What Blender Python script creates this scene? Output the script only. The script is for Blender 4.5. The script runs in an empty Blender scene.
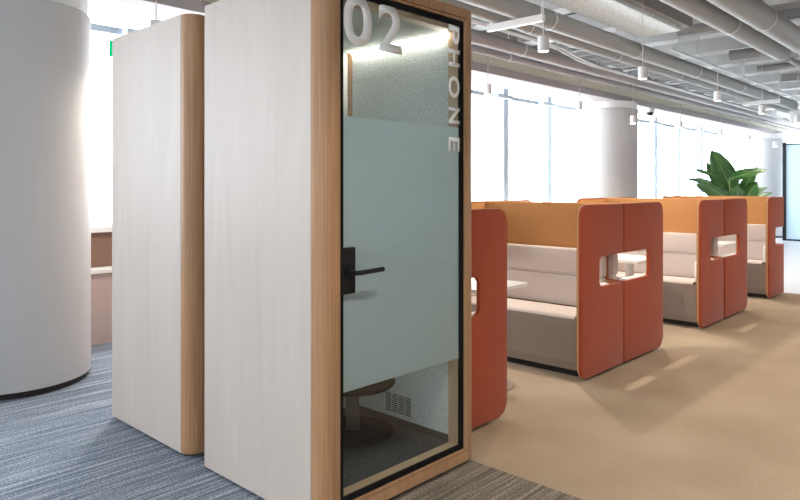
import bpy, bmesh, math, random
from mathutils import Vector, Matrix
random.seed(7)
PI = math.pi
C = bpy.context.scene.collection
sc = bpy.context.scene

# ------------------------------------------------------------------ materials
def new_mat(name):
    m = bpy.data.materials.new(name); m.use_nodes = True
    nt = m.node_tree; nt.nodes.clear()
    out = nt.nodes.new('ShaderNodeOutputMaterial')
    return m, nt, out

def principled(name, col, rough=0.6, metal=0.0, spec=0.5, noise=0.0, nscale=40.0, bump=0.0, bscale=200.0,
               stretch=(1, 1, 1), col2=None, sheen=0.0):
    m, nt, out = new_mat(name)
    b = nt.nodes.new('ShaderNodeBsdfPrincipled')
    b.inputs['Roughness'].default_value = rough
    b.inputs['Metallic'].default_value = metal
    b.inputs['Specular IOR Level'].default_value = spec
    if sheen:
        b.inputs['Sheen Weight'].default_value = sheen
    nt.links.new(b.outputs[0], out.inputs[0])
    b.inputs['Base Color'].default_value = (*col, 1)
    tc = nt.nodes.new('ShaderNodeTexCoord')
    mp = nt.nodes.new('ShaderNodeMapping'); mp.inputs['Scale'].default_value = stretch
    nt.links.new(tc.outputs['Object'], mp.inputs[0])
    if noise or col2:
        n = nt.nodes.new('ShaderNodeTexNoise'); n.inputs['Scale'].default_value = nscale
        n.inputs['Detail'].default_value = 4
        nt.links.new(mp.outputs[0], n.inputs['Vector'])
        r = nt.nodes.new('ShaderNodeValToRGB')
        c2 = col2 if col2 else tuple(c * (1 - noise) for c in col)
        r.color_ramp.elements[0].position = 0.35; r.color_ramp.elements[1].position = 0.65
        r.color_ramp.elements[0].color = (*c2, 1); r.color_ramp.elements[1].color = (*col, 1)
        nt.links.new(n.outputs['Fac'], r.inputs[0]); nt.links.new(r.outputs[0], b.inputs['Base Color'])
    if bump:
        n2 = nt.nodes.new('ShaderNodeTexNoise'); n2.inputs['Scale'].default_value = bscale
        nt.links.new(mp.outputs[0], n2.inputs['Vector'])
        bp = nt.nodes.new('ShaderNodeBump'); bp.inputs['Strength'].default_value = bump
        bp.inputs['Distance'].default_value = 0.01
        nt.links.new(n2.outputs['Fac'], bp.inputs['Height']); nt.links.new(bp.outputs[0], b.inputs['Normal'])
    return m

def wood(name, c1, c2, c3, scale=(9, 9, 0.8), rough=0.45, grain=1.0):
    """vertical grained veneer"""
    m, nt, out = new_mat(name)
    b = nt.nodes.new('ShaderNodeBsdfPrincipled'); b.inputs['Roughness'].default_value = rough
    b.inputs['Specular IOR Level'].default_value = 0.35
    nt.links.new(b.outputs[0], out.inputs[0])
    tc = nt.nodes.new('ShaderNodeTexCoord')
    mp = nt.nodes.new('ShaderNodeMapping'); mp.inputs['Scale'].default_value = scale
    nt.links.new(tc.outputs['Object'], mp.inputs[0])
    n = nt.nodes.new('ShaderNodeTexNoise'); n.inputs['Scale'].default_value = 1.6; n.inputs['Detail'].default_value = 6
    n.inputs['Distortion'].default_value = 1.4
    nt.links.new(mp.outputs[0], n.inputs['Vector'])
    mp2 = nt.nodes.new('ShaderNodeMapping'); mp2.inputs['Scale'].default_value = (scale[0] * 14, scale[1] * 14, scale[2] * 2.2)
    nt.links.new(tc.outputs['Object'], mp2.inputs[0])
    n2 = nt.nodes.new('ShaderNodeTexNoise'); n2.inputs['Scale'].default_value = 1.0; n2.inputs['Detail'].default_value = 3
    nt.links.new(mp2.outputs[0], n2.inputs['Vector'])
    r = nt.nodes.new('ShaderNodeValToRGB')
    e = r.color_ramp.elements
    e[0].position = 0.3; e[0].color = (*c1, 1); e[1].position = 0.7; e[1].color = (*c3, 1)
    k = e.new(0.5); k.color = (*c2, 1)
    mx = nt.nodes.new('ShaderNodeMix'); mx.data_type = 'FLOAT'; mx.inputs[0].default_value = 0.5 * grain
    nt.links.new(n.outputs['Fac'], mx.inputs[2]); nt.links.new(n2.outputs['Fac'], mx.inputs[3])
    nt.links.new(mx.outputs[0], r.inputs[0]); nt.links.new(r.outputs[0], b.inputs['Base Color'])
    return m

def carpet(name, dark, mid, light, stripe=True, rough=0.95):
    m, nt, out = new_mat(name)
    b = nt.nodes.new('ShaderNodeBsdfPrincipled'); b.inputs['Roughness'].default_value = rough
    b.inputs['Specular IOR Level'].default_value = 0.15
    nt.links.new(b.outputs[0], out.inputs[0])
    tc = nt.nodes.new('ShaderNodeTexCoord')
    def noise(scale3, sc_, det):
        mp = nt.nodes.new('ShaderNodeMapping'); mp.inputs['Scale'].default_value = scale3
        nt.links.new(tc.outputs['Object'], mp.inputs[0])
        n = nt.nodes.new('ShaderNodeTexNoise'); n.inputs['Scale'].default_value = sc_; n.inputs['Detail'].default_value = det
        nt.links.new(mp.outputs[0], n.inputs['Vector']); return n.outputs['Fac']
    def mix(a, c, f):
        mx = nt.nodes.new('ShaderNodeMix'); mx.data_type = 'FLOAT'; mx.inputs[0].default_value = f
        nt.links.new(a, mx.inputs[2]); nt.links.new(c, mx.inputs[3]); return mx.outputs[0]
    if stripe:
        a = noise((0.7, 36, 1), 1.0, 3)
        c = noise((3.0, 110, 1), 1.0, 2)
        d = noise((85, 130, 1), 1.0, 2)
        v = mix(mix(a, c, 0.5), d, 0.38)
        lo, hi = 0.39, 0.61
    else:
        a = noise((1, 1, 1), 150, 3)
        c = noise((1, 1, 1), 1.1, 3)
        v = mix(a, c, 0.35)
        lo, hi = 0.36, 0.64
    r = nt.nodes.new('ShaderNodeValToRGB'); e = r.color_ramp.elements
    e[0].position = lo; e[0].color = (*dark, 1); e[1].position = hi; e[1].color = (*light, 1)
    k = e.new((lo + hi) / 2); k.color = (*mid, 1)
    nt.links.new(v, r.inputs[0]); nt.links.new(r.outputs[0], b.inputs['Base Color'])
    bp = nt.nodes.new('ShaderNodeBump'); bp.inputs['Strength'].default_value = 0.35; bp.inputs['Distance'].default_value = 0.006
    nt.links.new(v, bp.inputs['Height']); nt.links.new(bp.outputs[0], b.inputs['Normal'])
    return m

def glass(name, tint, rough=0.0, ior=1.45, refl=1.0):
    """clear sheet: what is behind it shows, with a mirror-like sheen by angle"""
    m, nt, out = new_mat(name)
    t = nt.nodes.new('ShaderNodeBsdfTransparent'); t.inputs[0].default_value = (*tint, 1)
    g = nt.nodes.new('ShaderNodeBsdfGlossy'); g.inputs['Roughness'].default_value = rough
    g.inputs['Color'].default_value = (refl, refl, refl, 1)
    # Schlick reflectance, the same from either face of the sheet
    lw = nt.nodes.new('ShaderNodeLayerWeight')
    pw = nt.nodes.new('ShaderNodeMath'); pw.operation = 'POWER'; pw.inputs[1].default_value = 5.0
    f0 = ((ior - 1) / (ior + 1)) ** 2
    f = nt.nodes.new('ShaderNodeMath'); f.operation = 'MULTIPLY_ADD'; f.inputs[1].default_value = 1 - f0; f.inputs[2].default_value = f0
    nt.links.new(lw.outputs['Facing'], pw.inputs[0]); nt.links.new(pw.outputs[0], f.inputs[0])
    mx = nt.nodes.new('ShaderNodeMixShader')
    nt.links.new(f.outputs[0], mx.inputs[0]); nt.links.new(t.outputs[0], mx.inputs[1]); nt.links.new(g.outputs[0], mx.inputs[2])
    nt.links.new(mx.outputs[0], out.inputs[0])
    return m

def frosted(name, col, through=0.1):
    m, nt, out = new_mat(name)
    t = nt.nodes.new('ShaderNodeBsdfTransparent'); t.inputs[0].default_value = (0.8, 0.9, 0.9, 1)
    tr = nt.nodes.new('ShaderNodeBsdfTranslucent'); tr.inputs[0].default_value = (*col, 1)
    d = nt.nodes.new('ShaderNodeBsdfDiffuse'); d.inputs[0].default_value = (*col, 1)
    m1 = nt.nodes.new('ShaderNodeMixShader'); m1.inputs[0].default_value = 0.45
    nt.links.new(tr.outputs[0], m1.inputs[1]); nt.links.new(d.outputs[0], m1.inputs[2])
    m2 = nt.nodes.new('ShaderNodeMixShader'); m2.inputs[0].default_value = through
    nt.links.new(m1.outputs[0], m2.inputs[1]); nt.links.new(t.outputs[0], m2.inputs[2])
    nt.links.new(m2.outputs[0], out.inputs[0])
    return m

def emit(name, col, s):
    m, nt, out = new_mat(name)
    e = nt.nodes.new('ShaderNodeEmission'); e.inputs[0].default_value = (*col, 1); e.inputs[1].default_value = s
    nt.links.new(e.outputs[0], out.inputs[0]); return m

M = {}
M['pale'] = wood('pale_veneer', (0.455, 0.395, 0.35), (0.49, 0.43, 0.383), (0.52, 0.46, 0.412), (4, 4, 0.45), 0.5, 0.6)
M['oak'] = wood('oak', (0.30, 0.155, 0.075), (0.385, 0.215, 0.112), (0.46, 0.275, 0.155), (8, 8, 0.6), 0.45)
M['oak_jamb'] = wood('oak_lining', (0.40, 0.27, 0.17), (0.46, 0.32, 0.21), (0.52, 0.37, 0.25), (8, 8, 0.6), 0.45)
M['black'] = principled('black_metal', (0.008, 0.008, 0.010), 0.5, spec=0.25)
M['gasket'] = principled('black_rubber', (0.006, 0.006, 0.007), 0.8, spec=0.15)
M['groove'] = principled('groove_shadow_gap', (0.05, 0.035, 0.025), 0.8)
M['felt'] = principled('grey_felt', (0.70, 0.735, 0.73), 0.95, noise=0.4, nscale=110, bump=0.3, bscale=150, spec=0.1)
M['booth_carpet'] = principled('charcoal_carpet', (0.075, 0.08, 0.09), 0.95, noise=0.45, nscale=90, bump=0.4, bscale=250, spec=0.1)
M['dark_skirt'] = principled('dark_skirting', (0.06, 0.06, 0.065), 0.8)
M['door_glass'] = glass('door_glass', (0.94, 0.97, 0.965), ior=1.42)
M['film'] = frosted('frosted_film', (0.68, 0.75, 0.79), 0.13)
M['letter'] = principled('white_vinyl', (0.9, 0.9, 0.9), 0.5)
M['led'] = emit('led_strip', (1.0, 0.91, 0.78), 60.0)
M['green_led'] = emit('green_status_light', (0.0, 0.42, 0.16), 1.0)
M['stool'] = principled('dark_grey_metal', (0.012, 0.013, 0.015), 0.85, spec=0.05)
M['stool_post'] = principled('grey_post', (0.10, 0.095, 0.09), 0.45)
M['terracotta'] = principled('terracotta_felt', (0.36, 0.063, 0.022), 0.85, noise=0.1, nscale=160, bump=0.12, bscale=350, spec=0.2, sheen=0.15)
M['ochre'] = principled('ochre_felt', (0.50, 0.235, 0.085), 0.85, noise=0.1, nscale=160, bump=0.12, bscale=350, spec=0.2)
M['piping'] = principled('tan_piping', (0.66, 0.42, 0.24), 0.7)
M['beige'] = principled('beige_upholstery', (0.62, 0.535, 0.48), 0.85, noise=0.08, nscale=120, bump=0.12, bscale=300, spec=0.2)
M['taupe'] = principled('taupe_upholstery', (0.27, 0.215, 0.18), 0.85, noise=0.08, nscale=120, bump=0.12, bscale=300, spec=0.2)
M['pad'] = principled('light_pad', (0.72, 0.70, 0.68), 0.8)
M['plinth'] = principled('black_plinth', (0.015, 0.014, 0.014), 0.8)
M['table_white'] = principled('white_laminate', (0.80, 0.79, 0.77), 0.3)
M['table_edge'] = principled('plywood_edge', (0.62, 0.50, 0.38), 0.5)
M['table_base'] = principled('taupe_base', (0.25, 0.19, 0.15), 0.5)
M['column'] = principled('column_paint', (0.50, 0.495, 0.49), 0.55, spec=0.3)
M['white'] = principled('white_paint', (0.78, 0.78, 0.77), 0.7)
M['wall'] = principled('wall_paint', (0.74, 0.73, 0.71), 0.8)
M['win_frame'] = principled('window_frame', (0.46, 0.56, 0.66), 0.45)
M['pink_panel'] = principled('pink_grey_panel', (0.50, 0.40, 0.38), 0.6)
M['brown_panel'] = principled('brown_panel', (0.22, 0.125, 0.09), 0.6)
M['slab'] = principled('slab_paint', (0.05, 0.05, 0.055), 0.9, noise=0.2, nscale=6)
M['joist'] = principled('joist_paint', (0.56, 0.56, 0.55), 0.8)
M['duct'] = principled('duct_paint', (0.30, 0.305, 0.30), 0.6)
M['duct_warm'] = principled('duct_paint_warm', (0.31, 0.29, 0.29), 0.6)
M['foil'] = principled('insulation_wrap', (0.80, 0.90, 0.94), 0.7, noise=0.22, nscale=26, bump=0.8, bscale=30)
M['rib'] = principled('ribbed_duct', (0.86, 0.85, 0.72), 0.5)
M['steel'] = principled('galvanised_steel', (0.62, 0.63, 0.63), 0.45, metal=0.3)
M['beam'] = principled('beam_paint', (0.36, 0.335, 0.335), 0.8)
M['lamp_white'] = principled('lamp_shell', (0.72, 0.71, 0.69), 0.4)
M['lens'] = emit('lamp_lens', (1.0, 0.9, 0.76), 6.0)
M['cord'] = principled('cord_white', (0.6, 0.55, 0.55), 0.6)
M['pane'] = glass('window_pane', (0.97, 0.985, 1.0), ior=1.25)
M['part_glass'] = frosted('partition_glass', (0.60, 0.70, 0.76), 0.10)
M['leaf'] = principled('leaf_green', (0.055, 0.17, 0.035), 0.32, noise=0.5, nscale=9, col2=(0.025, 0.085, 0.02))
M['leaf_rib'] = principled('leaf_midrib', (0.30, 0.42, 0.16), 0.45)
M['stem'] = principled('plant_stem', (0.09, 0.18, 0.05), 0.5)
M['pot'] = principled('pot_grey', (0.35, 0.35, 0.36), 0.6)
M['soil'] = principled('soil', (0.03, 0.022, 0.016), 0.95)
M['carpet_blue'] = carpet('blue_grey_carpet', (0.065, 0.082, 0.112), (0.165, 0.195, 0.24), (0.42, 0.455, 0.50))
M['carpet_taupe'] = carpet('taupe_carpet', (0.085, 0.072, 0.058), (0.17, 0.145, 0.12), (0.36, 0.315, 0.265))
M['carpet_beige'] = carpet('beige_carpet', (0.26, 0.19, 0.125), (0.36, 0.275, 0.19), (0.47, 0.37, 0.275), stripe=False)
M['pale_floor'] = principled('pale_smooth_floor', (0.50, 0.50, 0.52), 0.35)

# ------------------------------------------------------------------ geometry helpers
def obj(name, bm, mat, parent=None, smooth=False, angle=None):
    me = bpy.data.meshes.new(name)
    bmesh.ops.recalc_face_normals(bm, faces=bm.faces)
    bm.to_mesh(me); bm.free()
    mats = mat if isinstance(mat, (list, tuple)) else [mat]
    for m in mats: me.materials.append(m)
    if smooth:
        for p in me.polygons: p.use_smooth = len(p.vertices) <= 8
        if angle is None: angle = 40
        me.set_sharp_from_angle(angle=math.radians(angle))
    o = bpy.data.objects.new(name, me); C.objects.link(o)
    if parent is not None: o.parent = parent
    return o

def thing(name, label, cat, loc=(0, 0, 0), rotz=0.0, group=None):
    o = bpy.data.objects.new(name, None); C.objects.link(o)
    o.empty_display_size = 0.2
    o.location = loc; o.rotation_euler = (0, 0, rotz)
    o['label'] = label; o['category'] = cat
    if group: o['group'] = group
    return o

def tag(o, label, cat, group=None):
    o['label'] = label; o['category'] = cat
    if group: o['group'] = group
    return o

def struct(name, bm, mat, parent=None, smooth=False):
    o = obj(name, bm, mat, parent, smooth)
    if parent is None: o['kind'] = 'structure'
    return o

def box(bm, x0, x1, y0, y1, z0, z1, bev=0.0, seg=2, mi=0):
    r = bmesh.ops.create_cube(bm, size=1.0)
    vs = r['verts']
    for v in vs:
        v.co = Vector(((x0 + x1) / 2 + v.co.x * (x1 - x0), (y0 + y1) / 2 + v.co.y * (y1 - y0), (z0 + z1) / 2 + v.co.z * (z1 - z0)))
    fs = list({f for v in vs for f in v.link_faces})
    if mi:
        for f in fs: f.material_index = mi
    if bev:
        es = list({e for v in vs for e in v.link_edges})
        bmesh.ops.bevel(bm, geom=es, offset=bev, segments=seg, affect='EDGES', profile=0.5)
    return bm

def bx(*a, **k):
    return box(bmesh.new(), *a, **k)

def cyl(bm, p0, p1, r0, r1=None, seg=24, caps=True):
    if r1 is None: r1 = r0
    p0, p1 = Vector(p0), Vector(p1); d = p1 - p0
    q = d.to_track_quat('Z', 'Y').to_matrix().to_4x4()
    mat = Matrix.Translation((p0 + p1) / 2) @ q
    bmesh.ops.create_cone(bm, cap_ends=caps, segments=seg, radius1=r0, radius2=r1, depth=d.length, matrix=mat)
    return bm

def lathe(bm, prof, cx=0, cy=0, seg=48):
    """prof: list of (r, z)"""
    rings = []
    for r, z in prof:
        if r < 1e-5:
            rings.append([bm.verts.new((cx, cy, z))])
        else:
            rings.append([bm.verts.new((cx + r * math.cos(2 * PI * i / seg), cy + r * math.sin(2 * PI * i / seg), z)) for i in range(seg)])
    for a, b in zip(rings, rings[1:]):
        for i in range(seg):
            j = (i + 1) % seg
            if len(a) == 1 and len(b) == 1: continue
            if len(a) == 1: bm.faces.new((a[0], b[i], b[j]))
            elif len(b) == 1: bm.faces.new((a[i], a[j], b[0]))
            else: bm.faces.new((a[i], a[j], b[j], b[i]))
    return bm

def tube(bm, pts, r, seg=10, caps=True):
    pts = [Vector(p) for p in pts]
    rings = []
    for i, p in enumerate(pts):
        t = (pts[min(i + 1, len(pts) - 1)] - pts[max(i - 1, 0)]).normalized()
        up = Vector((0, 0, 1)) if abs(t.z) < 0.95 else Vector((1, 0, 0))
        u = t.cross(up).normalized(); v = t.cross(u).normalized()
        rr = r[i] if isinstance(r, (list, tuple)) else r
        rings.append([bm.verts.new(p + u * rr * math.cos(2 * PI * k / seg) + v * rr * math.sin(2 * PI * k / seg)) for k in range(seg)])
    for a, b in zip(rings, rings[1:]):
        for k in range(seg):
            j = (k + 1) % seg
            bm.faces.new((a[k], a[j], b[j], b[k]))
    if caps:
        bm.faces.new(rings[0]); bm.faces.new(rings[-1])
    return bm

def prism(bm, pts, axis, a0, a1, bev=0.0, seg=2):
    """extrude 2D outline; axis 'x': pts=(y,z); 'y': pts=(x,z); 'z': pts=(x,y)"""
    def P(p, a):
        return {'x': (a, p[0], p[1]), 'y': (p[0], a, p[1]), 'z': (p[0], p[1], a)}[axis]
    v0 = [bm.verts.new(P(p, a0)) for p in pts]; v1 = [bm.verts.new(P(p, a1)) for p in pts]
    f0 = bm.faces.new(v0); f1 = bm.faces.new(list(reversed(v1)))
    n = len(pts); side = []
    for i in range(n):
        j = (i + 1) % n
        side.append(bm.faces.new((v0[j], v0[i], v1[i], v1[j])))
    if bev:
        es = list(set(f0.edges) | set(f1.edges))
        bmesh.ops.bevel(bm, geom=es, offset=bev, segments=seg, affect='EDGES', profile=0.5)
    return bm

def rounded(pts, seg=8):
    """pts: list of (x, y, r) -> outline with arcs at corners"""
    out = []; n = len(pts)
    for i in range(n):
        x, y, r = pts[i]
        if r <= 0: out.append((x, y)); continue
        p = Vector((x, y)); a = Vector(pts[i - 1][:2]); b = Vector(pts[(i + 1) % n][:2])
        u = (a - p).normalized(); v = (b - p).normalized()
        # right-angle corners only
        c = p + (u + v) * r
        s = p + u * r - c; e = p + v * r - c
        a0 = math.atan2(s.y, s.x); a1 = math.atan2(e.y, e.x)
        da = (a1 - a0 + PI) % (2 * PI) - PI
        for k in range(seg + 1):
            t = a0 + da * k / seg
            out.append((c.x + r * math.cos(t), c.y + r * math.sin(t)))
    return out

def copy_tree(o, parent=None, skip=()):
    c = o.copy(); C.objects.link(c)
    if parent is not None: c.parent = parent
    for ch in list(o.children):
        if ch.name.split('.')[0] in skip: continue
        copy_tree(ch, c, skip)
    return c

# ------------------------------------------------------------------ camera
F = 664.0; HY = 186.5; CAMZ = 1.47
th = math.atan2(625, 664)
cam = bpy.data.cameras.new('camera'); co = bpy.data.objects.new('camera', cam); C.objects.link(co)
cam.sensor_fit = 'HORIZONTAL'; cam.sensor_width = 36.0
cam.lens = 36.0 * F / 800.0
cam.shift_y = -(250 - HY) / 800.0
cam.clip_start = 0.05; cam.clip_end = 200
fw = Vector((math.cos(th), math.sin(th), 0))
co.location = (0, 0, CAMZ)
co.rotation_euler = fw.to_track_quat('-Z', 'Y').to_euler()
sc.camera = co

# ------------------------------------------------------------------ setting: floors
XB = 2.86     # line between the striped carpet and the beige carpet
XT = 10.35    # beginning of the paler, smoother floor
XMIN, XMAX, YMIN, YMAX = -5.0, 25.0, -7.0, 6.6
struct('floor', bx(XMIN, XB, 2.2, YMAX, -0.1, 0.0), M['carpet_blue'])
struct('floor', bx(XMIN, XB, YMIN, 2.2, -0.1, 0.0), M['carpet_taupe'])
struct('floor', bx(XB, XT, YMIN, YMAX, -0.1, 0.0), M['carpet_beige'])
struct('floor', bx(XT, XMAX, YMIN, YMAX, -0.1, 0.0), M['pale_floor'])
ZC = 4.3
struct('ceiling', bx(XMIN, XMAX, YMIN, YMAX, ZC, ZC + 0.2), M['slab'])

# walls that carry windows: low wall, glazing, bulkhead
SILL, HEAD, BEAM = 1.10, 3.01, 3.29
def bar_rect(bm, x0, x1, y0, y1, z0, z1):
    return box(bm, x0, x1, y0, y1, z0, z1)

struct('wall_left', bx(XMIN, XMAX, YMAX - 0.02, YMAX + 0.2, 0, 1.04), M['wall'])
bm = bx(XMIN, XMAX, YMAX - 0.1, YMAX + 0.2, BEAM + 0.3, ZC)
struct('wall_left', bm, M['beam'])
struct('ceiling_beam', bx(XMIN, XMAX, 5.28, 5.92, 3.00, 3.105), M['beam'])

mull = [-4.9, -1.6, 0.4, 1.9, 3.35, 4.9, 6.5, 8.1, 9.69, 11.15, 12.75, 14.4, 16.15, 17.7, 19.3, 21.0, 22.8, 24.9]
for i in range(len(mull) - 1):
    a, b = mull[i], mull[i + 1]
    hw = 0.07
    fr = bmesh.new()
    box(fr, a - hw if i else a, a + hw, YMAX - 0.02, YMAX + 0.10, 1.04, BEAM)          # post
    box(fr, a + hw, b - hw, YMAX - 0.0, YMAX + 0.08, 1.04, 1.10)              # bottom rail
    box(fr, a + hw, b - hw, YMAX - 0.0, YMAX + 0.06, HEAD - 0.02, HEAD + 0.05)    # transom
    w = struct('window_%d' % (i + 1), fr, M['win_frame'])
    pn = bmesh.new()
    box(pn, a + hw, b - hw, YMAX + 0.03, YMAX + 0.042, 1.10, HEAD - 0.02)
    box(pn, a + hw, b - hw, YMAX + 0.03, YMAX + 0.042, HEAD + 0.05, BEAM)
    obj('pane', pn, M['pane'], w)
    br = bx(a - 0.42, a + 0.03, YMAX - 0.14, YMAX - 0.021, HEAD - 0.03, HEAD + 0.03)
    obj('transom_bracket', br, M['win_frame'], w)

# walls behind the photographer
bm = bx(XMIN - 0.2, XMIN, YMIN, YMAX, 0, 1.7); box(bm, XMIN - 0.2, XMIN, YMIN, YMAX, 3.3, ZC); box(bm, XMIN - 0.2, XMIN, 2.0, YMAX, 1.7, 3.3)
struct('wall_back', bm, M['wall'])
for i in range(4):  # unseen windows, added in the back wall to light the booth sides
    a = YMIN + (2.0 - YMIN) * i / 4; b = YMIN + (2.0 - YMIN) * (i + 1) / 4
    fr = bmesh.new()
    box(fr, XMIN - 0.15, XMIN, a, a + 0.08, 1.7, 3.3)
    box(fr, XMIN - 0.15, XMIN, a + 0.08, b, 1.7, 1.76); box(fr, XMIN - 0.15, XMIN, a + 0.08, b, 3.24, 3.3)
    w = struct('window_%d' % (30 + i), fr, M['win_frame'])
    obj('pane', bx(XMIN - 0.08, XMIN - 0.07, a + 0.08, b, 1.76, 3.24), M['pane'], w)
NB = 6
struct('wall_right', bx(XMIN, XMAX, YMIN - 0.2, YMIN, 0, ZC), M['wall'])
bm = bx(XMAX, XMAX + 0.2, YMIN, YMAX, 0, 0.4); box(bm, XMAX, XMAX + 0.2, YMIN, YMAX, 3.4, ZC)
struct('wall_front', bm, M['wall'])
for i in range(NB):
    a = YMIN + (YMAX - YMIN) * i / NB; b = YMIN + (YMAX - YMIN) * (i + 1) / NB
    fr = bmesh.new()
    box(fr, XMAX, XMAX + 0.15, a, a + 0.08, 0.4, 3.4)
    box(fr, XMAX, XMAX + 0.15, a + 0.08, b, 0.4, 0.46); box(fr, XMAX, XMAX + 0.15, a + 0.08, b, 3.34, 3.4)
    w = struct('window_%d' % (50 + i), fr, M['win_frame'])
    obj('pane', bx(XMAX + 0.07, XMAX + 0.08, a + 0.08, b, 0.46, 3.34), M['pane'], w)

# low cabinet under the windows: base, ledge, brown back, sill
cb = bx(XMIN + 0.02, 19.9, 6.30, 6.575, 0.0, 0.655)
wc = obj('window_ledge_cabinet', cb, M['pink_panel'])
tag(wc, 'long low pinkish cabinet running under the left window wall, brown upstand and white sill', 'cabinet')
obj('ledge_top', bx(XMIN + 0.02, 19.9, 6.27, 6.575, 0.657, 0.70, bev=0.005), M['white'], wc)
obj('upstand', bx(XMIN + 0.02, 19.9, 6.44, 6.575, 0.702, 1.03), M['brown_panel'], wc)
obj('sill', bx(XMIN + 0.02, 19.9, 6.40, 6.575, 1.032, 1.09, bev=0.005), M['white'], wc)

# columns
def column(cx, cy, n, r=0.54, top=2.86):
    bm = lathe(bmesh.new(), [(0, 0.045), (r, 0.045), (r, top - 0.01), (r - 0.01, top), (0, top)], cx, cy, 96)
    o = struct('column_%d' % n, bm, M['column'], smooth=True)
    b2 = lathe(bmesh.new(), [(r - 0.02, 0.0), (r - 0.02, 0.045), (0, 0.045)], cx, cy, 64)
    obj('base_ring', b2, M['plinth'], o, smooth=True)
    b3 = lathe(bmesh.new(), [(r - 0.02, top + 0.001), (r - 0.02, 2.999)], cx, cy, 96)
    obj('column_core', b3, M['white'], o, smooth=True)
    return o
column(1.65, 5.60, 1, 0.545, 2.80)
column(11.60, 5.60, 2, 0.50, 2.87)
column(21.6, 5.60, 3, 0.53, 2.86)

# glass partition at the far end
gx = 20.4
g = bmesh.new()
box(g, gx - 0.05, gx + 0.05, 4.74, 4.82, 0, 2.66)
box(g, gx - 0.04, gx + 0.04, YMIN, 4.74, 2.60, 2.64); box(g, gx - 0.03, gx + 0.03, YMIN, 4.74, 0, 0.04)
for y in (2.4, 0.0, -2.4, -4.8): box(g, gx - 0.03, gx + 0.03, y - 0.03, y + 0.03, 0.04, 2.60)
gp = struct('wall_partition', g, M['black'])
obj('pane', bx(gx - 0.008, gx + 0.008, YMIN, 4.74, 0.04, 2.60), M['part_glass'], gp)
struct('wall_partition', bx(gx - 0.05, gx + 0.05, YMIN, 4.82, 2.66, 3.0), M['wall'])

# joists under the slab
jx = 0.6
k = 0
while jx < XMAX - 0.6:
    o = struct('ceiling_beam', bx(jx, jx + 0.34, YMIN, YMAX - 0.1, ZC - 0.32, ZC), M['joist'])
    jx += 1.55; k += 1

# ------------------------------------------------------------------ phone booths
W, D, ZB, ZT = 1.08, 0.947, 0.02, 2.405
def stile_profile(sx):
    """quarter-round outer corner, sx=0 left, 1 right"""
    r = 0.078; pts = []
    for i in range(9):
        a = PI + (PI / 2) * i / 8
        pts.append((r + r * math.cos(a), r + r * math.sin(a)))
    pts += [(0.085, 0.0), (0.085, 0.11), (0.0, 0.11)] if False else [(0.085, 0.0), (0.085, 0.078)]
    if sx: pts = [(W - x, y) for x, y in reversed(pts)]
    return pts

def frame_bm(opening=True):
    bm = bmesh.new()
    for s in (0, 1): prism(bm, stile_profile(s), 'z', ZB, ZT, bev=0.003, seg=1)
    box(bm, 0.085, W - 0.085, 0, 0.078, ZT - 0.048, ZT); box(bm, 0.085, W - 0.085, 0, 0.078, ZB, ZB + 0.048)
    if not opening: box(bm, 0.085, W - 0.085, 0.012, 0.078, ZB + 0.048, ZT - 0.048)
    return bm

def rect_frame(bm, x0, x1, z0, z1, w, y0, y1):
    box(bm, x0, x0 + w, y0, y1, z0, z1); box(bm, x1 - w, x1, y0, y1, z0, z1)
    box(bm, x0 + w, x1 - w, y0, y1, z0, z0 + w); box(bm, x0 + w, x1 - w, y0, y1, z1 - w, z1)

def text_mesh(ch, name, x0, x1, z0, z1, y, mat, parent, rot=False, depth=0.002):
    cu = bpy.data.curves.new('glyph', 'FONT'); cu.body = ch; cu.size = 1.0; cu.offset = 0.024; cu.resolution_u = 6
    to = bpy.data.objects.new('glyph', cu); C.objects.link(to)
    dg = bpy.context.evaluated_depsgraph_get(); dg.update()
    me = bpy.data.meshes.new_from_object(to.evaluated_get(dg))
    bpy.data.objects.remove(to); bpy.data.curves.remove(cu)
    if rot:
        for v in me.vertices: v.co = Vector((v.co.y, -v.co.x, 0))
    xs = [v.co.x for v in me.vertices]; ys = [v.co.y for v in me.vertices]
    a0, a1, b0, b1 = min(xs), max(xs), min(ys), max(ys)
    for v in me.vertices:
        v.co = Vector((x0 + (v.co.x - a0) / (a1 - a0) * (x1 - x0), y, z0 + (v.co.y - b0) / (b1 - b0) * (z1 - z0)))
    bm = bmesh.new(); bm.from_mesh(me); bpy.data.meshes.remove(me)
    r = bmesh.ops.extrude_face_region(bm, geom=list(bm.faces))
    for v in [g_ for g_ in r['geom'] if isinstance(g_, bmesh.types.BMVert)]: v.co.y -= depth
    return obj(name, bm, mat, parent)

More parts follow.
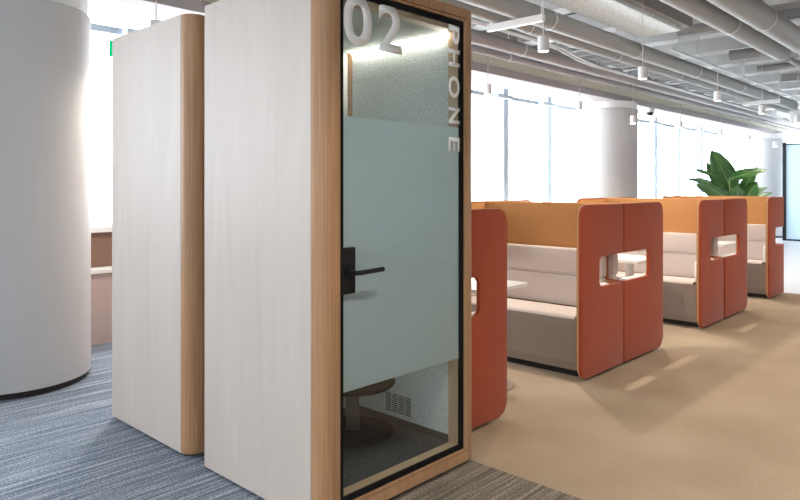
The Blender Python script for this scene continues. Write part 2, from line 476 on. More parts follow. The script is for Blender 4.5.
def make_booth(label, lettering):
    t = thing('phone_booth', label, 'phone booth', (0, 0, 0))
    obj('front_frame', frame_bm(True), M['oak'], t, smooth=True, angle=30)
    obj('back_panel', bx(0.0285, W - 0.0285, D - 0.028, D - 0.0005, ZB, ZT), M['pale'], t)
    for s in (0, 1):
        x0 = -0.0008 if s == 0 else W - 0.0282
        obj('side_panel', bx(x0, x0 + 0.029, 0.0805, D, ZB, ZT, bev=0.0015, seg=1), M['pale'], t)
    obj('roof_panel', bx(0.032, W - 0.032, 0.08, D - 0.029, ZT - 0.04, ZT - 0.005), M['pale'], t)
    obj('floor_tray', bx(0.032, W - 0.032, 0.08, D - 0.029, ZB, 0.099), M['dark_skirt'], t)
    obj('carpet', bx(0.105, 0.975, 0.082, 0.899, 0.1, 0.106), M['booth_carpet'], t)
    for x, y in ((0.12, 0.14), (W - 0.12, 0.14), (0.12, D - 0.14), (W - 0.12, D - 0.14)):
        obj('foot', cyl(bmesh.new(), (x, y, 0), (x, y, ZB), 0.03, seg=16), M['black'], t)
    # lining
    for x0, x1 in ((0.0315, 0.125), (0.955, W - 0.0315)):
        fw_ = obj('felt_wall', bx(x0, x1, 0.10, 0.855, 0.106, ZT - 0.045), M['felt'], t)
        obj('skirting', bx(x0 - 0.003 if x0 > .5 else x1, x0 if x0 > .5 else x1 + 0.003, 0.10, 0.855, 0.107, 0.142), M['dark_skirt'], fw_)
        # oak lining strips before and behind the felt
        jb = bx(x0, x1, 0.079, 0.0995, 0.106, ZT - 0.05)
        box(jb, 0.0865 if x0 < .5 else x0, x1 if x0 < .5 else W - 0.0865, 0.031, 0.079, 0.106, ZT - 0.05)
        obj('jamb', jb, M['oak_jamb'], t)
        obj('corner_post', bx(x0, x1, 0.856, 0.915, 0.106, ZT - 0.05), M['oak'], t)
    obj('felt_back_wall', bx(0.125, 0.955, 0.90, 0.915, 0.106, ZT - 0.11), M['felt'], t)
    obj('felt_ceiling', bx(0.126, 0.954, 0.10, 0.899, ZT - 0.115, ZT - 0.045), M['felt'], t)
    obj('header', bx(0.126, 0.954, 0.031, 0.099, ZT - 0.115, ZT - 0.05), M['oak_jamb'], t)
    obj('threshold', bx(0.126, 0.954, 0.031, 0.0815, 0.07, 0.112), M['oak_jamb'], t)
    obj('led_strip', bx(0.942, 0.9535, 0.105, 0.85, ZT - 0.125, ZT - 0.116), M['led'], t)
    # vent grille on the right wall
    g = bmesh.new()
    y0, y1, z0, z1 = 0.365, 0.570, 0.168, 0.275
    for r in range(9):
        for c in range(4):
            ya = y0 + (y1 - y0) * (c + 0.08) / 4; yb = y0 + (y1 - y0) * (c + 0.92) / 4
            za = z0 + (z1 - z0) * (r + 0.28) / 9; zb = z0 + (z1 - z0) * (r + 0.75) / 9
            box(g, 0.9535, 0.9552, ya, yb, za, zb)
    obj('vent_grille', g, M['black'], t)
    # frame bead and door
    b = bmesh.new(); rect_frame(b, 0.089, W - 0.089, ZB + 0.052, ZT - 0.052, 0.011, 0.004, 0.03)
    obj('frame_bead', b, M['oak'], t)
    b = bmesh.new(); rect_frame(b, 0.0852, W - 0.0852, ZB + 0.0482, ZT - 0.0482, 0.0038, 0.014, 0.03)
    obj('frame_groove', b, M['groove'], t)
    d = obj('door', None_gasket(), M['gasket'], t)
    gl = obj('glass_pane', bx(0.1285, W - 0.1285, 0.020, 0.026, 0.1085, ZT - 0.0915), M['door_glass'], d)
    obj('frosted_film', bx(0.1285, W - 0.1285, 0.0265, 0.0272, 0.565, 1.78), M['film'], gl)
    h = obj('handle', bx(0.106, 0.188, 0.001, 0.0195, 1.0, 1.203, bev=0.003), M['black'], d)
    lv = bmesh.new()
    cyl(lv, (0.147, 0.001, 1.096), (0.147, -0.012, 1.096), 0.027, seg=28)
    tube(lv, [(0.147, -0.012, 1.096), (0.147, -0.04, 1.096), (0.151, -0.05, 1.096), (0.165, -0.055, 1.096), (0.305, -0.055, 1.10)], 0.0105, 14)
    obj('lever', lv, M['black'], h, smooth=True)
    obj('inner_handle', bx(0.106, 0.188, 0.0305, 0.045, 1.0, 1.203, bev=0.003), M['black'], d)
    if lettering:
        y = 0.0198
        text_mesh('0', 'numeral', 0.131, 0.305, 2.095, 2.325, y, M['letter'], d)
        text_mesh('2', 'numeral', 0.345, 0.505, 2.098, 2.325, y, M['letter'], d)
        for ch, za, zb in (('P', 2.213, 2.31), ('H', 2.095, 2.185), ('O', 1.932, 2.046), ('N', 1.797, 1.883), ('E', 1.652, 1.727)):
            text_mesh(ch, 'letter', 0.860, 0.9495, za, zb, y, M['letter'], d, rot=True)
    return t

def None_gasket():
    b = bmesh.new()
    w = 0.0285; y0, y1 = 0.016, 0.030
    x0, x1, z0, z1 = 0.1005, W - 0.1005, ZB + 0.0635, ZT - 0.0635
    box(b, x0, x0 + w, y0, y1, z0, z1); box(b, x1 - w, x1, y0, y1, z0, z1)
    box(b, x0 + w, x1 - w, y0, y1, z0, z0 + 0.025); box(b, x0 + w, x1 - w, y0, y1, z1 - 0.027, z1)
    return b

BX, BY = 1.812, 2.15
boothA = make_booth('pale phone booth with oak edges and a glass door lettered 02 PHONE', True)
boothA.location = (BX, BY, 0)
boothB = copy_tree(boothA, skip=('numeral', 'letter'))
boothB['label'] = 'pale phone booth standing behind the lettered one, beside the round column'
boothB.location = (BX, 3.262, 0)
# green status lamp at the top rear corner of the second booth
obj('status_light', bx(-0.010, 0.012, D + 0.0005, D + 0.02, 2.295, 2.395), M['green_led'], boothB)

# stool inside the lettered booth
st = thing('pedestal_stool', 'low dark grey round stool on a disc foot inside the glass-fronted booth', 'stool', (2.51, 2.725, 0.1075))
b = lathe(bmesh.new(), [(0, 0), (0.228, 0), (0.232, 0.004), (0.228, 0.010), (0.05, 0.014), (0, 0.014)], seg=64)
obj('base', b, M['stool'], st, smooth=True)
b = bx(-0.028, 0.028, -0.036, 0.036, 0.0145, 0.235, bev=0.006)
for v in b.verts:
    x, y = v.co.x, v.co.y; v.co.x, v.co.y = x * 0.73 - y * 0.68, x * 0.68 + y * 0.73
obj('post', b, M['stool_post'], st)
b = lathe(bmesh.new(), [(0, 0.236), (0.09, 0.236), (0.17, 0.243), (0.225, 0.262), (0.238, 0.276), (0.230, 0.288), (0.17, 0.275), (0.08, 0.268), (0, 0.266)], seg=64)
obj('seat', b, M['stool'], st, smooth=True)

# ------------------------------------------------------------------ sofa pods
LEN = 1.40
def make_pod(depth, label):
    """faces -x locally; near end panel at y = 0; base at z = 0"""
    t = thing('high_back_sofa', label, 'sofa', group=None)
    zb, zt = 0.022, 1.33
    Dp = depth; hx = 0.29; h0, h1 = 0.69, 0.925; r = 0.085
    def outline(g):
        return rounded([(0 + g, zb + g, r), (0 + g, zt - g, r), (Dp, zt - g, 0.0), (Dp, h1 + g, 0.0), (hx - 2.2 * g, h1 + g, 0.03),
                        (hx - 2.2 * g, h0 - g, 0.03), (Dp, h0 - g, 0.0), (Dp, zb + g, 0.0)], 8)
    for s in (0, 1):
        ya, yb = (0.0, 0.026) if s == 0 else (LEN, LEN - 0.026)
        p = obj('end_panel', prism(bmesh.new(), outline(0.0), 'y', ya, yb, bev=0.009, seg=3), M['terracotta'], t, smooth=True, angle=50)
        yc, yd = (0.0265, 0.046) if s == 0 else (LEN - 0.0265, LEN - 0.046)
        obj('lining', prism(bmesh.new(), outline(0.013), 'y', yc, yd, bev=0.006, seg=3), M['ochre'], p, smooth=True, angle=50)
        # light piping along the seam between outer felt and lining
        ol = rounded([(0.0, zb, r), (0.0, zt, r)], 8)
        pts = [(0.30, zb), *[q for q in ol_path(zb, zt, r, Dp)]]
        yy = 0.0262 if s == 0 else LEN - 0.0262
        obj('piping', tube(bmesh.new(), [(x, yy, z) for x, z in pts], 0.0032, 6), M['piping'], p, smooth=True)
        # arm pad against the lining
        ye, yf = (0.0465, 0.118) if s == 0 else (LEN - 0.0465, LEN - 0.118)
        obj('arm_pad', bx(0.15, Dp - 0.14, min(ye, yf), max(ye, yf), 0.455, 0.69, bev=0.02, seg=3), M['pad'], t, smooth=True)
    # back shell with the window wrapping round its ends
    w = 0.17
    ol = [(0.0465, zb), (LEN - 0.0465, zb), (LEN - 0.0465, h0), (LEN - w, h0), (LEN - w, h1), (LEN - 0.0465, h1), (LEN - 0.0465, zt),
          (0.0465, zt), (0.0465, h1), (w, h1), (w, h0), (0.0465, h0)]
    bp = obj('back_panel', prism(bmesh.new(), ol, 'x', Dp - 0.030, Dp, bev=0.004), M['terracotta'], t)
    obj('lining', prism(bmesh.new(), ol, 'x', Dp - 0.058, Dp - 0.031, bev=0.004), M['ochre'], bp)
    # seat
    xb = Dp - 0.06
    prof = rounded([(0.12, 0.055, 0.01), (0.12, 0.472, 0.03), (xb, 0.455, 0.0), (xb, 0.055, 0.0)], 6)
    prof = [(0.125, 0.055), (0.113, 0.12), (0.112, 0.40), (0.116, 0.44), (0.13, 0.462), (0.155, 0.472), (xb, 0.452), (xb, 0.055)]
    seat = obj('seat', prism(bmesh.new(), prof[:4] + [(0.118, 0.448), (xb, 0.430), (xb, 0.055)], 'y', 0.0465, LEN - 0.0465), M['taupe'], t)
    cush = [(0.114, 0.4485), (0.120, 0.463), (0.135, 0.472), (0.165, 0.475), (xb - 0.1, 0.458), (xb - 0.1, 0.4315)]
    obj('seat_cushion', prism(bmesh.new(), cush, 'y', 0.119, LEN - 0.119, bev=0.004), M['beige'], t)
    # backrest cushions
    xf = Dp - 0.135
    for z0, z1, rr, nm in ((0.462, 0.716, 0.015, 'back_cushion'), (0.722, 0.945, 0.06, 'back_cushion')):
        o2 = rounded([(0.12, z0, 0.012), (0.12, z1, rr), (LEN - 0.12, z1, rr), (LEN - 0.12, z0, 0.012)], 6)
        obj(nm, prism(bmesh.new(), o2, 'x', xf, xb - 0.001, bev=0.015, seg=3), M['beige'], t, smooth=True, angle=60)
    obj('plinth', bx(0.17, Dp - 0.06, 0.05, LEN - 0.05, 0.0, 0.054), M['plinth'], t)
    return t

def ol_path(zb, zt, r, Dp):
    out = []
    for i in range(9):
        a = -PI / 2 - (PI / 2) * i / 8
        out.append((r + r * math.cos(a), zb + r + r * math.sin(a)))
    for i in range(9):
        a = PI - (PI / 2) * i / 8
        out.append((r + r * math.cos(a), zt - r + r * math.sin(a)))
    out.append((Dp, zt))
    return out

YP = 2.40
SG = 'orange high-back booth sofas in a row'
def place(p, x_front, face):
    if face < 0: p.location = (x_front, YP, 0)
    else: p.location = (x_front, YP + LEN, 0); p.rotation_euler = (0, 0, PI)
    p['group'] = SG
    return p
podL = make_pod(0.712, 'orange high-back sofa with beige seat beyond the nearest white table, front fully in view')
place(podL, 4.515, -1)
podR = make_pod(0.80, 'orange high-back sofa backing onto the nearest fully seen seat, end panel rounded at right')
place(podR, 6.045, 1)
p0 = place(make_pod(0.60, 'orange high-back sofa half hidden right behind the glass-doored phone booth'), 3.545, 1)
p3 = place(copy_tree(podL), 7.01, -1); p3['label'] = 'orange high-back sofa, second with beige seat showing along the row, behind the middle table'
p4 = place(copy_tree(podR), 8.565, 1); p4['label'] = 'orange high-back sofa with rounded end panel just before the last seat of the row'
p5 = place(copy_tree(podL), 9.50, -1); p5['label'] = 'orange high-back sofa at the far end of the row, end panel notch open behind'

# tables
def make_table(label):
    t = thing('pedestal_table', label, 'table', group='white tables between the sofas')
    o = rounded([(-0.28, -0.22, 0.03), (-0.28, 0.70, 0.03), (0.28, 0.70, 0.03), (0.28, -0.22, 0.03)], 6)
    obj('tabletop', prism(bmesh.new(), o, 'z', 0.722, 0.747, bev=0.003), M['table_white'], t)
    for y in (0.0, 0.48):
        l = obj('leg', cyl(bmesh.new(), (0, y, 0.013), (0, y, 0.7215), 0.04, seg=24), M['table_white'], t, smooth=True)
        obj('base', lathe(bmesh.new(), [(0, 0), (0.225, 0), (0.23, 0.005), (0.225, 0.010), (0.06, 0.013), (0, 0.013)], 0, y, seg=56), M['table_base'], l, smooth=True)
    return t
tb = make_table('white table nearest the phone booth, in the first gap between sofas'); tb.location = (4.02, 2.935, 0)
t2 = copy_tree(tb); t2.location = (6.53, 2.935, 0); t2['label'] = 'white table seen through the window cut in the nearest sofa pair'
t3 = copy_tree(tb); t3.location = (9.04, 2.935, 0); t3['label'] = 'white table seen through the window of the farther sofa pair'

# ------------------------------------------------------------------ plants
def leaf(bm, base, azim, elev, length, width, droop, fold=0.25, n=12, twist=0.0):
    """curved paddle leaf; returns midrib points"""
    d = Vector((math.cos(azim) * math.cos(elev), math.sin(azim) * math.cos(elev), math.sin(elev)))
    side = Vector((-math.sin(azim), math.cos(azim), 0))
    up = side.cross(d) * -1
    if up.z < 0: up = -up
    side = (side * math.cos(twist) + up * math.sin(twist)).normalized()
    up = d.cross(side).normalized()
    if up.z < 0: up = -up
    rows = []; mids = []
    for i in range(n + 1):
        s = i / n
        p = Vector(base) + d * length * s + Vector((0, 0, -1)) * droop * length * s * s
        w = width * (math.sin(PI * min(1, s ** 0.8)) ** 0.75) * (1 - 0.25 * s) if 0 < s < 1 else 0.002
        wave = 0.02 * length * math.sin(9 * s + azim * 3)
        L = p + side * w + up * (fold * w + wave); R = p - side * w + up * (fold * w - wave)
        rows.append([bm.verts.new(L), bm.verts.new(p + side * w * .5 + up * fold * w * .42), bm.verts.new(p), bm.verts.new(p - side * w * .5 + up * fold * w * .42), bm.verts.new(R)])
        mids.append(p)
    for a, b in zip(rows, rows[1:]):
        for k in range(4): bm.faces.new((a[k], a[k + 1], b[k + 1], b[k]))
    return mids

def plant_leaf(parent, crown, azim, elev, stem_len, length, width, droop, twist=0.0):
    crown = Vector(crown)
    d = Vector((math.cos(azim) * math.cos(elev), math.sin(azim) * math.cos(elev), math.sin(elev)))
    p1 = crown + d * stem_len
    b = bmesh.new()
    mids = leaf(b, p1, azim, elev, length, width, droop, twist=twist)
    lf = obj('leaf', b, M['leaf'], parent, smooth=True, angle=80)
    md = lf.modifiers.new('thick', 'SOLIDIFY'); md.thickness = 0.004; md.offset = 0
    s = tube(bmesh.new(), [crown, crown + d * stem_len * 0.5, *[m - Vector((0, 0, 0.006)) for m in mids[:-1]]], [0.012, 0.011] + [0.008 * (1 - i / 13) + 0.002 for i in range(len(mids) - 1)], 8)
    obj('stalk', s, M['leaf_rib'], lf, smooth=True)

pl = thing('potted_plant', 'large green broad-leaved plant rising behind the far sofas', 'plant', (14.36, 4.29, 0))
obj('pot', lathe(bmesh.new(), [(0, 0), (0.22, 0), (0.27, 0.5), (0.25, 0.5), (0.24, 0.44), (0, 0.44)], seg=40), M['pot'], pl, smooth=True)
obj('soil', lathe(bmesh.new(), [(0.238, 0.441), (0.1, 0.452), (0, 0.455)], seg=32), M['soil'], pl, smooth=True)
U = Vector((math.sin(th), -math.cos(th), 0)); V = Vector((math.cos(th), math.sin(th), 0))
def paddle(p0, pc, p1, half, lean, mat='leaf'):
    """leaf blade along a bent midrib; p = (sideways, depth, height); lean turns the blade about its midrib"""
    Q = [U * p[0] + V * p[1] + Vector((0, 0, p[2])) for p in (p0, pc, p1)]
    n = 16; b = bmesh.new(); rows = []; mids = []
    for i in range(n + 1):
        t = i / n
        p = Q[0] * (1 - t) ** 2 + Q[1] * 2 * t * (1 - t) + Q[2] * t * t
        tg = ((Q[1] - Q[0]) * (1 - t) + (Q[2] - Q[1]) * t).normalized()
        sd = tg.cross(V).normalized(); nm = sd.cross(tg).normalized()
        sd, nm = sd * math.cos(lean) + nm * math.sin(lean), nm * math.cos(lean) - sd * math.sin(lean)
        w = half * (math.sin(PI * t ** 0.75) ** 0.7) if 0 < t < 1 else 0.003
        wav = 0.035 * half * math.sin(11 * t)
        rows.append([b.verts.new(p + sd * w * a - nm * (w * abs(a) * 0.28) + nm * wav * a) for a in (-1, -0.5, 0, 0.5, 1)])
        mids.append(p)
    for r0, r1 in zip(rows, rows[1:]):
        for k in range(4): b.faces.new((r0[k], r0[k + 1], r1[k + 1], r1[k]))
    lf = obj('leaf', b, M[mat], pl, smooth=True, angle=80)
    md = lf.modifiers.new('thick', 'SOLIDIFY'); md.thickness = 0.005; md.offset = 0
    root = U * (p0[0] * 0.15) + V * (p0[1] * 0.15) + Vector((0, 0, 0.5))
    stem = [root, root * 0.5 + mids[0] * 0.5 + Vector((0, 0, 0.08))] + mids[:-1]
    obj('stalk', tube(bmesh.new(), stem, [0.018, 0.014] + [0.011 * (1 - k / 18) for k in range(n)], 8), M['leaf_rib'], lf, smooth=True)
for a in (((0.02, 0, 1.30), (-0.25, -0.05, 1.85), (-0.44, 0.0, 2.20), 0.215, 0.35),
          ((-0.12, 0.1, 1.30), (-0.42, 0.1, 1.65), (-0.46, 0.15, 1.98), 0.15, -0.5),
          ((-0.15, -0.15, 1.62), (0.15, -0.2, 1.72), (0.56, -0.2, 1.80), 0.12, 0.7),
          ((0.14, 0.05, 1.22), (0.26, 0.0, 1.55), (0.52, 0.05, 1.86), 0.12, 0.2),
          ((0.20, -0.1, 1.18), (0.28, -0.12, 1.40), (0.44, -0.1, 1.56), 0.15, 0.5),
          ((0.30, 0.1, 1.18), (0.50, 0.1, 1.38), (0.76, 0.1, 1.45), 0.07, 0.8),
          ((0.32, 0.0, 1.15), (0.60, 0.0, 1.32), (0.80, 0.0, 1.34), 0.06, 0.7),
          ((0.20, 0.2, 1.30), (0.50, 0.2, 1.70), (0.58, 0.2, 1.74), 0.07, 0.6),
          ((-0.10, -0.1, 1.20), (-0.45, -0.15, 1.42), (-0.80, -0.1, 1.52), 0.15, 0.45),
          ((-0.20, 0.1, 1.40), (-0.55, 0.1, 1.66), (-0.90, 0.1, 1.62), 0.08, 0.9),
          ((-0.25, 0.0, 1.62), (-0.55, 0.0, 1.80), (-0.80, 0.05, 1.82), 0.05, 0.9),
          ((0.0, -0.2, 1.15), (-0.05, -0.3, 1.35), (-0.1, -0.35, 1.50), 0.14, 0.4),
          ((0.05, 0.2, 1.25), (0.15, 0.3, 1.6), (0.12, 0.4, 1.85), 0.16, -0.3)):
    paddle(*a)

def sill_plant(x, label):
    t = thing('sill_plant', label, 'plant', (x, 6.47, 1.09), group=None)
    obj('pot', lathe(bmesh.new(), [(0, 0), (0.035, 0), (0.045, 0.08), (0.040, 0.08), (0.038, 0.072), (0, 0.072)], seg=24), M['white'], t, smooth=True)
    for i in range(7):
        az = i * 2.4; el = 0.8 + 0.5 * ((i * 37) % 10) / 10
        b = bmesh.new()
        leaf(b, (0, 0, 0.07), az, el, 0.13 + 0.02 * (i % 3), 0.022, 0.2, n=6)
        lf = obj('leaf', b, M['leaf'], t, smooth=True, angle=80)
        md = lf.modifiers.new('thick', 'SOLIDIFY'); md.thickness = 0.002; md.offset = 0
    return t
sill_plant(9.02, 'small green plant on the window sill just right of the booth door')
sill_plant(16.4, 'small green plant on the window sill left of the big potted plant')

# ------------------------------------------------------------------ ceiling services
H0 = 1.47
def pipe(name, label, cat, Y, zbot, r, x0, x1, mat, seg=28, hang=True, cap_round=False, last=99):
    zc = zbot + r
    b = bmesh.new()
    pts = [(x0, Y, zc), (x1, Y, zc)]
    cyl(b, pts[0], pts[1], r, seg=seg)
    if cap_round:
        bmesh.ops.create_uvsphere(b, u_segments=seg, v_segments=14, radius=r, matrix=Matrix.Translation((x1, Y, zc)))
    o = obj(name, b, mat); 
    for p in o.data.polygons: p.use_smooth = True
    o.data.set_sharp_from_angle(angle=math.radians(50))
    tag(o, label, cat)
    if hang:
        x = x0 + 1.1
        while x < min(last, x1 - 0.2):
            hb = bmesh.new()
            lathe(hb, [(r + 0.004, -0.015), (r + 0.008, -0.015), (r + 0.008, 0.015), (r + 0.004, 0.015), (r + 0.004, -0.015)], seg=28)
            for v in hb.verts: v.co = Vector((x + v.co.z, Y + v.co.x, zc + v.co.y))
            cyl(hb, (x, Y, zc + r + 0.004), (x, Y, ZC - 0.001), 0.006, seg=8)
            obj('hanger', hb, M['steel'], o)
            x += 2.35
    return o

def YZ(ratio, dz): return dz / ratio
pipe('round_duct', 'grey round duct above the aisle, rightmost at the top of the photo', 'duct', 2.38, H0 + 1.95, 0.15, 1.0, 19.0, M['duct'])
pipe('round_duct', 'grey round duct beside the rightmost one, rounded stub end at far right', 'duct', 2.78, H0 + 1.97, 0.13, 1.0, 11.7, M['duct'], cap_round=True)
pipe('drain_pipe', 'slim grey pipe running on past the round stub end of the duct', 'pipe', 2.76, H0 + 2.0, 0.045, 12.0, 19.0, M['duct'])
pipe('conduit', 'thin grey conduit between the wide ducts and the wrapped air box', 'pipe', 3.70, H0 + 1.95, 0.022, 9.6, 17.0, M['steel'])
pipe('supply_pipe', 'grey pipe resting on the white bracket, nearer the aisle', 'pipe', 4.03, H0 + 1.826, 0.11, 1.0, 18.0, M['duct'], cap_round=True)
pipe('supply_pipe', 'grey pipe resting on the white bracket, nearer the windows', 'pipe', 4.31, H0 + 1.826, 0.085, 1.0, 20.2, M['duct'])
pipe('main_pipe', 'wide pinkish grey pipe above the window side of the sofas', 'pipe', 4.86, H0 + 1.73, 0.085, -3.0, 24.9, M['duct_warm'], last=8.2)
pipe('main_pipe', 'pinkish grey pipe lowest beside the ribbed duct along the windows', 'pipe', 5.06, H0 + 1.69, 0.045, -3.0, 24.9, M['duct_warm'], last=8.2)

# ribbed flexible duct lying on the window beam
def ribbed(x0, x1, label):
    b = bmesh.new(); prof = []
    n = int((x1 - x0) / 0.11)
    for i in range(n):
        x = x0 + (x1 - x0) * i / n
        prof.append((0.078, x)); prof.append((0.10, x + 0.040)); prof.append((0.10, x + 0.064))
    prof.append((0.078, x1))
    prof = [(0, x0)] + prof + [(0, x1)]
    lathe(b, prof, seg=20)
    for v in b.verts: v.co = Vector((v.co.z, 5.44 + v.co.x, 3.208 + v.co.y))
    o = tag(obj('ribbed_duct', b, M['rib'], smooth=True, angle=30), label, 'duct')
    x = x0 + 0.5
    while x < x1:
        hb = cyl(bmesh.new(), (x, 5.44, 3.309), (x, 5.44, ZC), 0.008, seg=8)
        obj('hanger', hb, M['steel'], o); x += 1.2
ribbed(-2.9, 13.3, 'cream ribbed flexible duct lying along the window beam, nearer half')
ribbed(13.32, 24.8, 'cream ribbed flexible duct lying along the window beam, farther half')

# wrapped air box
ab = thing('air_box', 'large air box wrapped in white crinkled insulation, hung over the aisle', 'air duct', (0, 0, 0))
obj('insulated_base', bx(2.0, 9.13, 3.38, 3.97, H0 + 2.10, H0 + 2.16, bev=0.01), M['foil'], ab)
pr = rounded([(1.9, H0 + 2.161, 0.0), (9.33, H0 + 2.161, 0.10), (9.33, ZC - 0.33, 0.0), (1.9, ZC - 0.33, 0.0)], 10)
obj('casing', prism(bmesh.new(), pr, 'y', 3.30, 4.0), M['duct'], ab)
# white bracket (trapeze) under the pipes
def bracket(x, label, inner_top):
    tr = thing('hanging_bracket', label, 'bracket', (x, 4.07, H0 + 1.75))
    obj('channel', bx(-0.03, 0.03, -0.36, 0.36, 0.0, 0.075, bev=0.004), M['lamp_white'], tr)
    for y, zt in ((-0.335, inner_top), (0.335, ZC)):
        obj('rod', cyl(bmesh.new(), (0, y, 0.0755), (0, y, zt - H0 - 1.75 - 0.001), 0.008, seg=8), M['steel'], tr)
bracket(6.16, 'white steel channel hung across two grey pipes near the nearest pendant', H0 + 2.10)
bracket(15.5, 'white steel channel hung across two grey pipes, farthest from the camera', ZC)
# wire cable tray
ct = bmesh.new()
ZR = H0 + 2.06
for i in range(9): cyl(ct, (8.5, 4.72 + 0.05 * i, ZR), (19.5, 4.72 + 0.05 * i, ZR), 0.010, seg=6)
x = 8.5
while x <= 19.5:
    cyl(ct, (x, 4.71, ZR - 0.01), (x, 5.13, ZR - 0.01), 0.007, seg=6); x += 0.35
for y in (4.72, 5.12): cyl(ct, (8.5, y, ZR + 0.06), (19.5, y, ZR + 0.06), 0.009, seg=6)
ctr = tag(obj('cable_tray', ct, M['steel']), 'grey wire cable tray with parallel wires hung under the ceiling by the windows', 'cable tray')
x = 9.1
while x < 19.5:
    hb = bmesh.new()
    for y in (4.70, 5.14): cyl(hb, (x, y, ZR - 0.025), (x, y, ZC - 0.001), 0.007, seg=6)
    box(hb, x - 0.015, x + 0.015, 4.70, 5.14, ZR - 0.035, ZR - 0.018)
    obj('hanger', hb, M['steel'], ctr); x += 2.1
# bent conduits dipping down beside the tray
for k, dy in enumerate((0.0, 0.10)):
    b = tube(bmesh.new(), [(1.0, 4.50 + dy, 3.33 + 0.02 * k), (7.6, 4.50 + dy, 3.33 + 0.02 * k), (8.0, 4.50 + dy, 3.31 + 0.02 * k), (8.6, 4.50 + dy, 3.23 + 0.02 * k), (9.0, 4.50 + dy, 3.21 + 0.02 * k), (19.0, 4.50 + dy, 3.21 + 0.02 * k)], 0.016, 8)
    tag(obj('hanging_conduit', b, M['steel'], smooth=True), ('pale thin conduit with a dip under the cable tray, aisle side', 'pale thin conduit with a dip under the cable tray, window side')[k], 'conduit')
# cross pipes high up towards the far right
for x, z, r, lb in ((10.4, 3.86, 0.07, 'nearest the camera'), (12.9, 3.85, 0.09, 'second along the aisle'), (14.6, 3.83, 0.06, 'third along the aisle'), (16.4, 3.85, 0.08, 'farthest along the aisle')):
    b = cyl(bmesh.new(), (x, -6.9, z), (x, 3.9, z), r, seg=20)
    o = tag(obj('cross_pipe', b, M['duct'], smooth=True), 'grey pipe crossing over the aisle under the slab, ' + lb, 'pipe')
    for y in (0.4, 2.0, 3.5): obj('hanger', cyl(bmesh.new(), (x, y, z + r), (x, y, ZC - 0.001), 0.007, seg=8), M['steel'], o)
# white box at far right
fb = thing('fan_coil_unit', 'cream white air unit hung at the far right under the ceiling', 'air unit', (18.9, 3.7, 3.03))
obj('casing', bx(-0.55, 0.55, -0.5, 0.5, 0, 0.30, bev=0.01), M['lamp_white'], fb)
obj('grille', bx(-0.556, -0.5505, -0.40, 0.40, 0.05, 0.25), M['steel'], fb)
for x, y in ((-0.45, -0.42), (0.45, -0.42), (-0.45, 0.42), (0.45, 0.42)): obj('rod', cyl(bmesh.new(), (x, y, 0.301), (x, y, ZC - 3.03 - 0.001), 0.008, seg=8), M['steel'], fb)
# dome camera
dc = thing('mounted_camera', 'white security camera with a black dome under the window beam', 'security camera', (12.85, 5.36, 3.0))
obj('housing', lathe(bmesh.new(), [(0, -0.0005), (0.085, -0.0005), (0.09, -0.02), (0.085, -0.075), (0, -0.08)], seg=32), M['white'], dc, smooth=True)
obj('dome', lathe(bmesh.new(), [(0.07, -0.078), (0.065, -0.105), (0.045, -0.13), (0.02, -0.142), (0, -0.145)], seg=32), M['black'], dc, smooth=True)

# pendants
def make_pendant(label, group):
    zc = ZC
    t = thing('pendant_lamp', label, 'pendant lamp', group=group)
    obj('shade', lathe(bmesh.new(), [(0.047, 0.0), (0.050, 0.003), (0.050, 0.134), (0.046, 0.138), (0.0, 0.138)], seg=36), M['lamp_white'], t, smooth=True)
    obj('lens', lathe(bmesh.new(), [(0, 0.006), (0.046, 0.004)], seg=32), M['lens'], t, smooth=True)
    obj('cord', cyl(bmesh.new(), (0, 0, 0.1385), (0, 0, ZC - 2.69 - 0.002), 0.005, seg=8), M['cord'], t)
    return t
G1 = 'white pendant lamps over the sofas'; G2 = 'white pendant lamps along the windows'
ord1 = ['nearest and largest in view', 'second along its row', 'third along its row', 'fourth along its row', 'at the right edge of the photo']
pend = make_pendant('white cylinder pendant lamp over the sofas, ' + ord1[0], G1)
row1 = [(5.26, 3.17), (7.38, 3.16), (10.0, 3.19), (12.3, 3.22), (14.5, 3.17)]
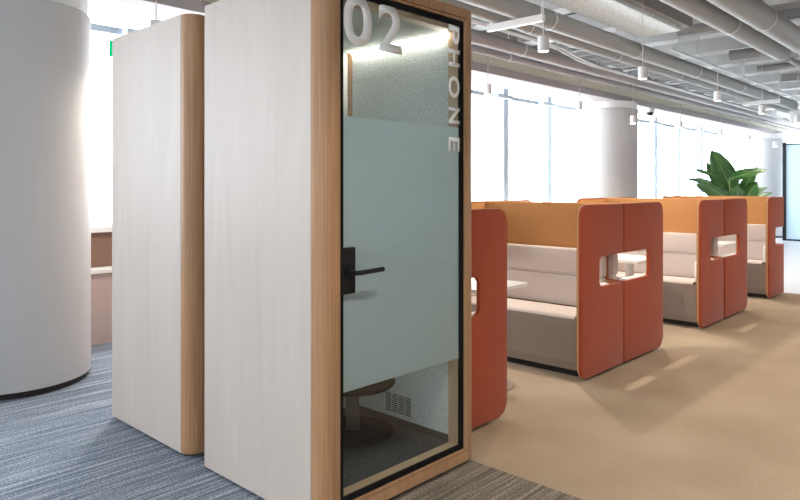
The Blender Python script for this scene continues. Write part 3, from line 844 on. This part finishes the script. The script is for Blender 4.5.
row2 = [(2.60, 5.2, 2.69), (7.23, 5.2, 2.69), (9.72, 5.2, 2.69), (11.27, 5.0, 2.573), (14.0, 5.2, 2.68), (16.5, 5.2, 2.66), (18.7, 5.2, 2.66), (20.35, 5.0, 2.57)]
ord2 = ['peeping over the rear booth', 'beside the lettered booth door', 'just left of the middle column', 'before the right edge of the middle column',
        'right of the dome camera', 'above the big plant', 'left of the far column', 'before the far glass wall']
spots = []
for i, (x, y) in enumerate(row1):
    p = pend if i == 0 else copy_tree(pend)
    p.location = (x, y, 2.69); p['label'] = 'white cylinder pendant lamp over the sofas, ' + ord1[i]
    spots.append((x, y))
for i, (x, y, zp) in enumerate(row2):
    p = copy_tree(pend); p.location = (x, y, zp); p['group'] = G2
    p['label'] = 'white cylinder pendant lamp by the windows, ' + ord2[i]
    spots.append((x, y))

# unseen fill spots, no fixtures, added over the aisle and behind the camera
for y in (1.0, -1.2, -3.4):
    for k in range(9): spots.append((-3.2 + 2.45 * k, y))
for i, (x, y) in enumerate(spots):
    ld = bpy.data.lights.new('pendant_and_fill_spot', 'SPOT'); ld.energy = 110 if y > 2 else 70; ld.color = (1.0, 0.90, 0.77)
    ld.spot_size = math.radians(130); ld.spot_blend = 1.0; ld.shadow_soft_size = 0.045
    lo = bpy.data.objects.new('pendant_and_fill_spot', ld); C.objects.link(lo); lo.location = (x, y, 2.685)

# ------------------------------------------------------------------ world, view
wd = bpy.data.worlds.new('sky'); sc.world = wd; wd.use_nodes = True
bg = wd.node_tree.nodes['Background']
bg.inputs[0].default_value = (0.93, 0.965, 1.0, 1); bg.inputs[1].default_value = 6.0
vs = sc.view_settings
vs.view_transform = 'Standard'; vs.look = 'None'; vs.gamma = 1.0; vs.use_curve_mapping = False
vs.exposure = 0.85
cy = sc.cycles
cy.max_bounces = 10; cy.diffuse_bounces = 6; cy.glossy_bounces = 4; cy.transparent_max_bounces = 16
cy.sample_clamp_indirect = 6.0
cy.caustics_reflective = False; cy.caustics_refractive = False
